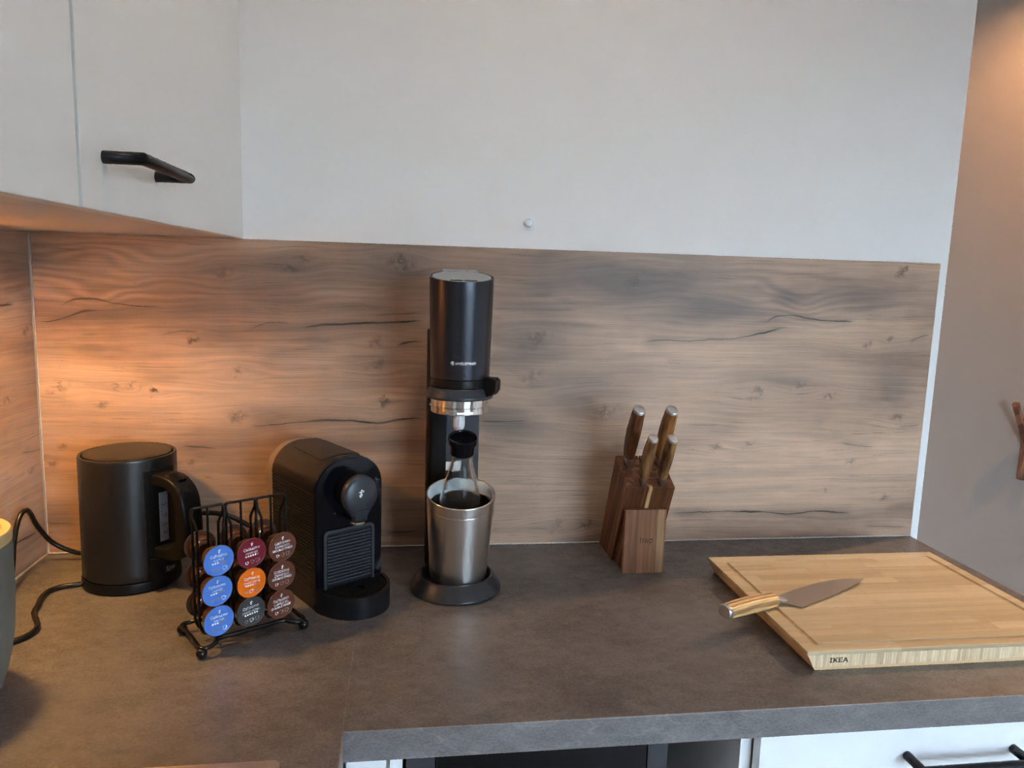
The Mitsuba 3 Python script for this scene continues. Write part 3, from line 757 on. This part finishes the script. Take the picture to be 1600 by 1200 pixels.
def capsule(u, v, z, kd, label, group=None, roll=0.0, frontrow=True):
    key = thing('coffee_capsule', label, 'coffee capsule', group)
    sgn = 1 if frontrow else -1
    ux, out = RU * sgn, -RV * sgn
    a = math.radians(roll); X = ux * math.cos(a) + ZV * math.sin(a); Y = -ux * math.sin(a) + ZV * math.cos(a)
    if frontrow:   # the capsules sit a little turned in their channels
        q = math.radians(8); X, out = X * math.cos(q) - out * math.sin(q), out * math.cos(q) + X * math.sin(q)
        q = math.radians(1.5); Y, out = Y * math.cos(q) + out * math.sin(q), out * math.cos(q) - Y * math.sin(q)
    M = mat([X, Y, out], np.array(RO) + RU * u + RV * v + ZV * z)
    put('body', body_ply, None, key, M=M); put('rim', rim_ply, None, key, M=M)
    l, w, d = KINDS[kd]
    lk = put('lid', l, None, key, M=M)
    put('print', w, None, lk, M=M); put('faint_print', d, None, lk, M=M)
rows = ((.1325, 'top'), (.0890, 'middle'), (.0455, 'bottom'))
FR = [(UC[0] + .0018, -.0375, 0, 'blue', 'blue-lidded coffee capsule, topmost of the three blue ones', 1), (UC[0] - .0012, -.0375, 1, 'blue', 'blue-lidded coffee capsule between two other blue ones', 2), (UC[0] - .0006, -.0385, 2, 'blue', 'blue-lidded coffee capsule at the bottom of the rack', -1),
      (UC[1] + .0012, -.0365, 0, 'red', 'burgundy-lidded coffee capsule at the top middle of the rack', 3), (UC[1], -.037, 1, 'orange', 'orange-lidded coffee capsule in the center of the rack', -2), (UC[1] - .0015, -.0365, 2, 'grey', 'dark grey-lidded coffee capsule at the bottom middle of the rack', 4),
      (UC[2] + .0018, -.037, 0, 'brown', 'brown-lidded coffee capsule, topmost of the three brown ones', 2), (UC[2], -.0372, 1, 'brown', 'brown-lidded coffee capsule between two other brown ones', 0), (UC[2] - .0016, -.0375, 2, 'brown', 'brown-lidded coffee capsule at the bottom right of the rack', 3)]
for u, v, r, kd, lb, roll in FR: capsule(u, v, rows[r][0], kd, lb, 'coffee capsules in the front row of the rack', roll)
BL = {(0, 0): 'coffee capsule in the rear left stack, topmost, its brown cup towards the viewer', (0, 1): 'coffee capsule in the rear left stack, middle one, brown cup towards the viewer', (0, 2): 'coffee capsule in the rear left stack, lowest, brown cup towards the viewer',
      (1, 0): 'coffee capsule behind the burgundy one, its brown cup towards the viewer', (2, 0): 'coffee capsule behind the top brown-lidded one, brown cup towards the viewer'}
for c in range(3):
    for r in range(3):
        lb = BL.get((c, r), 'coffee capsule in the rear row hidden behind the front capsules')
        capsule(UC[c], .0372, rows[r][0], ('blue', 'red', 'brown')[c], lb, 'coffee capsules in the rear row of the rack', 0, False)

# ------------------------------------------------------------------ soda maker
SX, SY = .7384, -.1987
k = thing('soda_maker', 'tall black soda maker with steel ring and white nozzle in the center', 'soda maker')
def sp(name, m, b, par=k, **kw): return put(name, moved(m, mat(None, (SX, SY, 0))), b, par, **kw)
def stadium(r, back): return unary_union([sg.Point(0, 0).buffer(r, quad_segs=24), sg.box(-.62 * r, 0, .62 * r, back)])
secs = []
for off, z in ((.0752, 0), (.0774, .002), (.0774, .006), (.0640, .0260), (.0620, .0280), (.0600, .0280), (.0580, .0255), (.0570, .006)):
    q = np.array(stadium(off, .100 + off * .25).exterior.coords)[:-1]
    t = sg.Polygon(q); L = t.exterior.length; s0 = t.exterior.project(sg.Point(0, -off))
    pts = [t.exterior.interpolate((s0 + f * L) % L) for f in np.linspace(0, 1, 97)[:-1]]
    secs.append(np.array([(p.x, p.y, z) for p in pts]))
sp('base', loft(secs), 'base_charcoal')
sp('column', cat(moved(puffed(rrect(.093, .062, .012), .434, .003), mat(None, (-.004, .118, 0)))), 'black_plastic')
sp('column_panel', box(-.0165, .0425, .0855, .0885, .02, .425, .001), 'slate_plastic')
sp('column_label', box(-.0160, .010, .0843, .0853, .184, .2, .0004), 'white_plastic', label='small white label on the column')
# head
hp = [(0, .366), (.0484, .366), (.0487, .3675), (.0516, .5), (.0519, .520), (.0517, .530), (.0500, .5302), (.0492, .527), (0, .527)]
hm = lathe(hp, 128)
v = hm.vertices.copy(); top = v[:, 2] > .51
v[top, 2] += v[top, 1] * .17; hm.vertices = v
sp('head', hm, 'soda_metal')
cov = stadium(.0478, .0).buffer(0); neck = sg.Polygon([(-.036, .030), (-.029, .042), (-.0275, .050), (-.031, .064), (.031, .064), (.0275, .050), (.029, .042), (.036, .030)])
cm = extrude(unary_union([cov, neck]).buffer(-.001).buffer(.001), .0045, .5255).subdivide()
v = cm.vertices.copy(); v[:, 2] += v[:, 1] * .17; cm.vertices = v
ck = sp('lid', cm, 'lid_grey', smooth=30, label='grey lid on top')
sl = extrude(unary_union([rrect(.0205, .0070, .001, -.0112, -.0385), rrect(.0205, .0070, .001, .0112, -.0385)]), .0012, .5294)
v = sl.vertices.copy(); v[:, 2] += v[:, 1] * .17; sl.vertices = v
sp('slot', sl, 'seam_dark', ck, smooth=False)
sp('collar', lathe([(0, .352), (.0482, .352), (.0486, .353), (.0482, .3640), (.0476, .3654), (0, .3654)], 128), 'black_plastic')
sp('skirt', lathe([(0, .333), (.0545, .333), (.0553, .3345), (.0553, .3385), (.0495, .3500), (.0482, .3512), (0, .3512)], 128), 'slate_plastic')
sp('steel_ring', lathe([(.040, .3085), (.0462, .3085), (.0474, .3095), (.0474, .3180), (.0480, .3186), (.0480, .3200), (.0474, .3206), (.0474, .3325), (.040, .3325), (.040, .3085)], 128), 'polished_steel', label='polished steel ring')
for sx in (-1, 1):
    sp('lug', moved(trimesh.creation.icosphere(2, .0022), mat(None, (sx * .0478, -.012, .3215))), 'chrome')
sp('ring_catch', moved(bend(moved(box(-.013, .013, .3105, .3145, 0, .0018, .0006), mat(None, (.006, 0, 0))), .0474), np.eye(4)), 'chrome', smooth=40)
sp('underside', lathe([(0, .312), (.0402, .312), (.0402, .3325), (0, .3325)], 64), 'black_plastic')
sp('nozzle', lathe([(0, .2695), (.0042, .2695), (.0048, .2735), (.0093, .2815), (.0098, .2835), (.0098, .3115), (0, .3115)], 40), 'white_plastic', label='white carbonating nozzle')
lev = sg.Polygon([(0, -.030), (0, .000), (.006, .006), (.022, .006), (.026, .002), (.026, -.012), (.020, -.020), (.012, -.023), (.006, -.030)]).buffer(.001)
lm = extrude(lev, .020, -.010)
LMt = mat([(math.cos(-.55), math.sin(-.55), 0), (0, 0, 1), (math.sin(-.55) * -1 * -1, -math.cos(-.55), 0)], (.036, -.022, .362))
sp('lever', moved(lm, LMt), 'black_plastic', smooth=20)
sn = text('soda', .0048, .0003); wn = sn.extents[0]; sb = text('stream', .0048, .0003, True); wb = sb.extents[0]
tot = wn + wb + .0011
sn.apply_translation((-tot / 2 + wn / 2, 0, 0)); sb.apply_translation((tot / 2 - wb / 2, 0, 0))
ic = sg.Point(0, 0).buffer(.0030).difference(sg.Point(0, 0).buffer(.0023)).union(sg.Point(-.0003, .0006).buffer(.0010)).union(sg.Point(.0004, -.0009).buffer(.0009))
lt = cat(sn, sb); lt.apply_scale((.034 / tot, 1, 1)); ict = extrude(ic, .0003); ict.apply_translation((-.0215, .0021, 0))
lt = cat(lt, ict); lt.apply_translation((.0058, .3915, 0))
sp('wordmark', bend(lt, .0492), 'white_print', k + '__head', smooth=False)
sp('hook_mark', bend(moved(box(-.0012, .0012, .371, .3775, -.0002, .0004), mat(None, (.0035, 0, 0))), .0487), 'seam_dark', k + '__head', smooth=False)

# steel cup, tilted towards the viewer, with the glass bottle in it
def tilted(t, loc): return mat([(1, 0, 0), (0, math.cos(t), math.sin(t)), (0, -math.sin(t), math.cos(t))], loc)
CT = math.radians(11.8); CM = tilted(CT, (.7422, -.1945, .0262))
k = thing('steel_cup', 'brushed steel cup tilted forward in the base of the soda maker', 'cup')
def r_at(z): return .0489 + (.0570 - .0489) * z / .1532
pr = [(0, 0), (.0468, 0), (.0487, .0015)] + [(r_at(z), z) for z in (.004, .05, .1, .1330)] + [(r_at(.1338) - .0010, .1338), (r_at(.135) - .0010, .1350), (r_at(.136), .1356), (r_at(.151), .1513), (.0567, .1532), (.0554, .1532)]
pr += [(.0548, .1528), (.0470, .0022), (0, .0022)]
cl = lathe(pr, 128)
put('shell', moved(cl, CM), 'brushed_steel', k, smooth=True, uv=ring_uv(cl))
put('interior', moved(lathe([(0, .0024), (.0469, .0024), (.0545, .1526), (.0554, .1531), (.0539, .146), (.0532, .1455), (.0460, .006), (0, .006)], 96), CM), 'inner_steel', k)
put('liner', moved(lathe([(.0552, .1528), (.0544, .1526), (.0527, .146), (.0519, .131), (.0523, .1305), (.0539, .146), (.0552, .1528)], 96), CM), 'cup_liner', k, label='pale inner rim')
BT = math.radians(17.5); BM = tilted(BT, (.7405, -.1890, .0402))
k = thing('glass_bottle', 'clear glass bottle with black cap leaning in the steel cup', 'bottle')
ou = [(0, 0), (.030, 0), (.0345, .002), (.0368, .007), (.037, .03), (.037, .085), (.0366, .105), (.0352, .128), (.0315, .150), (.0265, .170), (.0215, .188), (.0180, .203), (.0166, .216), (.0166, .226), (.0180, .2285), (.0180, .234)]
inn = [(.0150, .2340), (.0146, .216), (.0159, .203), (.0193, .188), (.0242, .170), (.0291, .150), (.0328, .128), (.0342, .105), (.0346, .085), (.0346, .03), (.0342, .010), (.0320, .006), (.020, .008), (0, .0095)]
put('glass', moved(lathe(ou + inn, 96), BM), 'clear_glass', k)
put('cap', moved(lathe([(0, .2345), (.0184, .2345), (.0186, .2215), (.0194, .2215), (.0198, .2385), (.0228, .2395), (.0234, .2410), (.0233, .2490), (.0222, .2503), (.0208, .2498), (.0200, .2484), (.012, .2480), (.004, .2482), (0, .2490)], 72), BM), 'black_gloss', k, label='black screw cap')

# ------------------------------------------------------------------ knife block and knives
k = thing('knife_block', 'dark slanted wooden knife block with a lighter front plate', 'knife block')
BX0, BX1 = 1.043, 1.1315
prof = [(-.003, .0008), (-.094, .0008), (-.1715, .1645), (-.0890, .2035)]
yz = extrude(sg.Polygon(prof), BX1 - BX0)
yz = moved(yz, mat([(0, 1, 0), (0, 0, 1), (1, 0, 0)], (BX0, 0, 0)))
ax = np.array([0, -math.sin(TILT), math.cos(TILT)]); e2 = np.array([0, math.cos(TILT), math.sin(TILT)])
body = as_mf(yz)
KN = [(1.0563, -.1173, .1911, .132, 'dark', 1.0), (1.0719, -.1645, .1691, .109, 'tan', .82), (1.1065, -.1649, .1689, .1085, 'mottled', .82), (1.1164, -.1178, .1909, .1315, 'amber', 1.0)]
slots = [(x, y, z, s) for x, y, z, L, c, s in KN] + [(1.0868, -.100, .1985, 1.1)]
for x, y, z, s in slots:
    c = moved(box(-.0016, .0016, -.0135 * s, .0135 * s, -.09, .02), mat([(1, 0, 0), e2, ax], (x, y + .006 * math.cos(TILT), z + .006 * math.sin(TILT))))
    body = body - as_mf(c)
put('body', as_tm(body), 'acacia', k, smooth=False)
f1 = extrude(sg.Polygon([(-.0945, .0008), (-.150, .0008), (-.150, .1185), (-.1498, .1185)]), .0735); f1 = moved(f1, mat([(0, 1, 0), (0, 0, 1), (1, 0, 0)], (1.0480, 0, 0)))
put('foot_wedge', f1, 'acacia', k, smooth=False)
put('front_plate', box(1.0460, 1.1230, -.1605, -.1502, 0, .1205, .0007), 'acacia_light', k, label='lighter brown front plate')
hw_t = text('hwp', .0118, .0003); hw_t.apply_scale((.78, 1, 1))
put('lettering', moved(hw_t, mat([(1, 0, 0), (0, 0, 1), (0, -1, 0)], (1.0882, -.1604, .0575))), 'logo_ink', k + '__front_plate', smooth=False)

def hring(t, a, b, c, X, E, A, O, p=2.6):
    s = superellipse(a, b, p, 28); return O + A * t + s[:, :1] * X + (s[:, 1:] + c) * E
LBK = ['dark brown wooden handle knife at the back left of the block', 'short tan wooden handle knife in the front left slot of the block', 'short mottled wooden handle knife in the front right slot of the block', 'amber wooden handle knife at the back right of the block']
X = np.array([1.0, 0, 0])
for (x, y, z, L, wood, s), lb in zip(KN, LBK):
    O = np.array([x, y, z]); kk = thing('kitchen_knife', lb, 'knife')
    b0, sh = .006 * s, .005
    put('blade', moved(box(-.0010, .0010, -.010 * s, .0125 * s, -.085, .003), mat([X, e2, ax], O + e2 * .005)), 'blade_steel', kk, smooth=False)
    put('bolster', loft([hring(.0015, .0016, .009 * s, .004, X, e2, ax, O), hring(.008, .0045 * s, .0105 * s, .003, X, e2, ax, O), hring(.019 * s, .0085 * s, .0120 * s, .0015, X, e2, ax, O), hring(.0245 * s, .0092 * s, .0124 * s, .001, X, e2, ax, O)]), 'bolster_steel', kk, label='steel bolster')
    hs = []
    for f in np.linspace(0, 1, 14):
        t = .0242 * s + f * (L - .0242 * s - .006); bul = math.sin(math.pi * f)
        hs.append(hring(t, (.0094 + .0026 * bul + .0006 * f) * s, (.0124 + .0016 * bul + .0008 * f) * s, .0014 * bul - .003 * f * f + .001, X, e2, ax, O))
    put('handle', loft(hs), 'knife_wood_' + wood, kk)
    t = L - .006
    put('end_cap', loft([hring(t - .0002, .0101 * s, .0133 * s, -.002, X, e2, ax, O), hring(t + .0030, .0100 * s, .0131 * s, -.002, X, e2, ax, O), hring(t + .0048, .0090 * s, .0120 * s, -.002, X, e2, ax, O), hring(t + .0056, .0060 * s, .008 * s, -.002, X, e2, ax, O)]), 'bolster_steel', kk, label='steel end cap')

# ------------------------------------------------------------------ bamboo board
k = thing('cutting_board', 'thick bamboo cutting board with a juice groove on the right of the worktop', 'cutting board')
bx0, bx1, by0, by1, bz = 1.2065, 1.6570, -.5165, -.1635, .029
def quad_prism(z0, z1, i0, i1):   # bevelled sides at the left and right ends
    P = []
    for z, i in ((z0, i0), (z1, i1)):
        P += [(bx0 + i, by0 + .0012 + i * .05, z), (bx1 - i, by0 + .0012 + i * .05, z), (bx1 - i, by1 - .0012, z), (bx0 + i, by1 - .0012, z)]
    return trimesh.convex.convex_hull(np.array(P))
put('bottom_layer', quad_prism(.0, .0042, .0145, .0118), 'bamboo_edge', k, smooth=False)
put('core', quad_prism(.0043, .0225, .0118, .0022), 'bamboo_core', k, smooth=False)
topm = as_mf(box(bx0, bx1, by0, by1, .0226, bz, .0012))
go = rrect(bx1 - bx0 - .046, by1 - by0 - .041, .006, (bx0 + bx1) / 2, (by0 + by1) / 2 - .002)
ring = np.array(go.exterior.coords)[:-1]
gpath = np.c_[ring, np.full(len(ring), bz + .0016)]
topm = topm - as_mf(tube(gpath, .0046, 14, True))
rng = random.Random(5)
nrow = 16; rh = (by1 - by0) / nrow
plies = 0
for r in range(nrow):
    cuts = [bx0 - .01]; x = bx0 + rng.uniform(.05, .2)
    while x < bx1 - .05: cuts.append(x); x += rng.uniform(.13, .26)
    cuts.append(bx1 + .01)
    for a, b in zip(cuts[:-1], cuts[1:]):
        y0 = by0 + r * rh + (.00006 if r else -.01); y1 = by0 + (r + 1) * rh - (.00006 if r < nrow - 1 else -.01)
        pc = topm ^ as_mf(box(a + .00006, b - .00006, y0, y1, .02, .04))
        if pc.num_tri(): put('strip', as_tm(pc), BAMB[rng.randrange(4)], k, smooth=25)
st = text('IKEA', .0068, .0003, True); st.apply_scale((1.28, 1, 1))
put('stamp', moved(st, mat([(1, 0, 0), (0, 0, 1), (0, -1, 0)], (1.2560, by0 + .0016, .0105))), 'logo_ink', k + '__core', smooth=False)

# chef's knife lying on the board, its handle overhanging
k = thing('kitchen_knife', 'broad bladed chef knife with zebra wood handle lying on the cutting board', 'knife')
P0 = np.array([1.1275, -.4125, 0]); P1 = np.array([1.4298, -.2923, 0])
ka = math.atan2(P1[1] - P0[1], P1[0] - P0[0]); KL = float(np.linalg.norm(P1 - P0))
KM = rotz(math.degrees(ka), (P0[0], P0[1], 0))
A = np.array([1.0, 0, 0]); W = np.array([0, 1.0, 0]); Zv = np.array([0, 0, 1.0])
hs = []
HL = .108
def kring(t, a, b, zc, yc=0): return hring(t, a, b, 0, W, Zv, A, np.array([0, yc, zc]), 2.8)
for f in np.linspace(0, 1, 14):
    bul = math.sin(math.pi * min(1, f * 1.05))
    hs.append(kring(.006 + f * (HL - .006), .0125 + .0016 * bul, .0100 + .0014 * bul, (.0425 - .0025 * f), -.002 * (1 - f) ** 2 + .001 * bul))
put('handle', moved(loft(hs), KM), 'knife_wood_zebra', k)
put('end_cap', moved(loft([kring(-.0012, .008, .006, .0427, -.002), kring(-.0004, .0115, .0092, .0427, -.002), kring(.0022, .0126, .0101, .0426, -.002), kring(.0062, .0126, .0101, .0425, -.002)]), KM), 'bolster_steel', k, label='steel end cap')
put('bolster', moved(loft([kring(HL - .0002, .0123, .0098, .0400), kring(HL + .004, .0100, .0080, .0392, .0002), kring(HL + .012, .0088, .0050, .0375, -.0002), kring(HL + .024, .0084, .0024, .0362, -.0004)]), KM), 'bolster_steel', k, label='steel bolster')
bo = [(.122, .022), (.128, .0205), (.134, .0155), (.139, .0080), (.1425, .0035), (.150, .0040), (.170, .0062), (.195, .0085), (.217, .0105), (.243, .0135), (.268, .0170), (.292, .0205), (.312, .0240), (KL, .0275)]
sp_ = [(.3225, .0293), (.316, .0318), (.306, .0350), (.296, .0378), (.284, .0408), (.255, .0445), (.228, .0460), (.179, .0448), (.139, .0418), (.122, .0385)]
bm = extrude(sg.Polygon(bo + sp_), .0018, 0)
br = math.radians(11)
bm = moved(bm, mat([(1, 0, 0), (0, math.cos(br), math.sin(br)), (0, -math.sin(br), math.cos(br))], (0, -.0312, .0296)))
put('blade', moved(bm, KM), 'blade_steel', k, smooth=False, label='broad steel blade')

# ------------------------------------------------------------------ canister at the left edge
k = thing('canister', 'grey green canister with a pale wooden lid at the left edge of the photo', 'canister')
cc = (.0955, -.478, 0)
put('body', moved(lathe([(0, 0), (.052, 0), (.055, .002), (.058, .012), (.0655, .040), (.0712, .075), (.0738, .12), (.0745, .188), (.0735, .190), (0, .190)], 96), mat(None, cc)), 'canister_green', k)
put('lid', moved(lathe([(0, .1905), (.0735, .1905), (.0748, .193), (.0748, .2030), (.0730, .2060), (.0668, .2070), (.0640, .2055), (.0625, .2010), (.0560, .2005), (0, .2005)], 96), mat(None, cc)), 'canister_lid', k)

# ------------------------------------------------------------------ passage wall: wooden hook and the ceiling spotlight
k = thing('wall_hook', 'brown wooden peg hook on the taupe passage wall at the right edge', 'hook')
put('back_bar', box(2.530, 2.562, .580, .6, -.0465, .19, .002), 'acacia', k)
pg = sweep([(2.447, .545, .198), (2.545, .590, .062)], superellipse(.0085, .0085, 5, 16))
put('peg', pg, 'acacia', k)
def downlight(x, y, power, tint, label):
    k = thing('ceiling_spotlight', label, 'lamp')
    put('housing', moved(lathe([(.036, 0), (.040, 0), (.040, .157), (0, .157), (0, .06), (.036, .06), (.036, 0)], 40), mat(None, (x, y, ZC - .157))), 'white_plastic', k)
    dd = trimesh.creation.cylinder(.010, .004, sections=24); dd.apply_translation((x, y, ZC - .133))
    put('socket', moved(lathe([(0, 0), (.02, 0), (.02, .036), (0, .036)], 32), mat(None, (x, y, ZC - .131))), 'white_plastic', k)
    scene[k + '__diffuser'] = mikit.ply(dd, 'white_plastic', emitter={'type': 'area', 'radiance': rgb(*[power * c for c in tint])})
downlight(2.70, .30, HALL, (1, .56, .27), 'small round downlight on the passage ceiling')
k = thing('ceiling_lamp', 'flat round lamp on the kitchen ceiling in front of the white wall', 'lamp')
put('rim', moved(lathe([(.122, 0), (.130, .004), (.130, .05), (.122, .05), (.122, 0)], 64), mat(None, (.95, -.72, ZC - .0505))), 'white_plastic', k)
dd = trimesh.creation.cylinder(.121, .02, sections=64); dd.apply_translation((.95, -.72, ZC - .035))
scene[k + '__diffuser'] = mikit.ply(dd, 'white_plastic', emitter={'type': 'area', 'radiance': rgb(SPOT, SPOT * .78, SPOT * .57)})
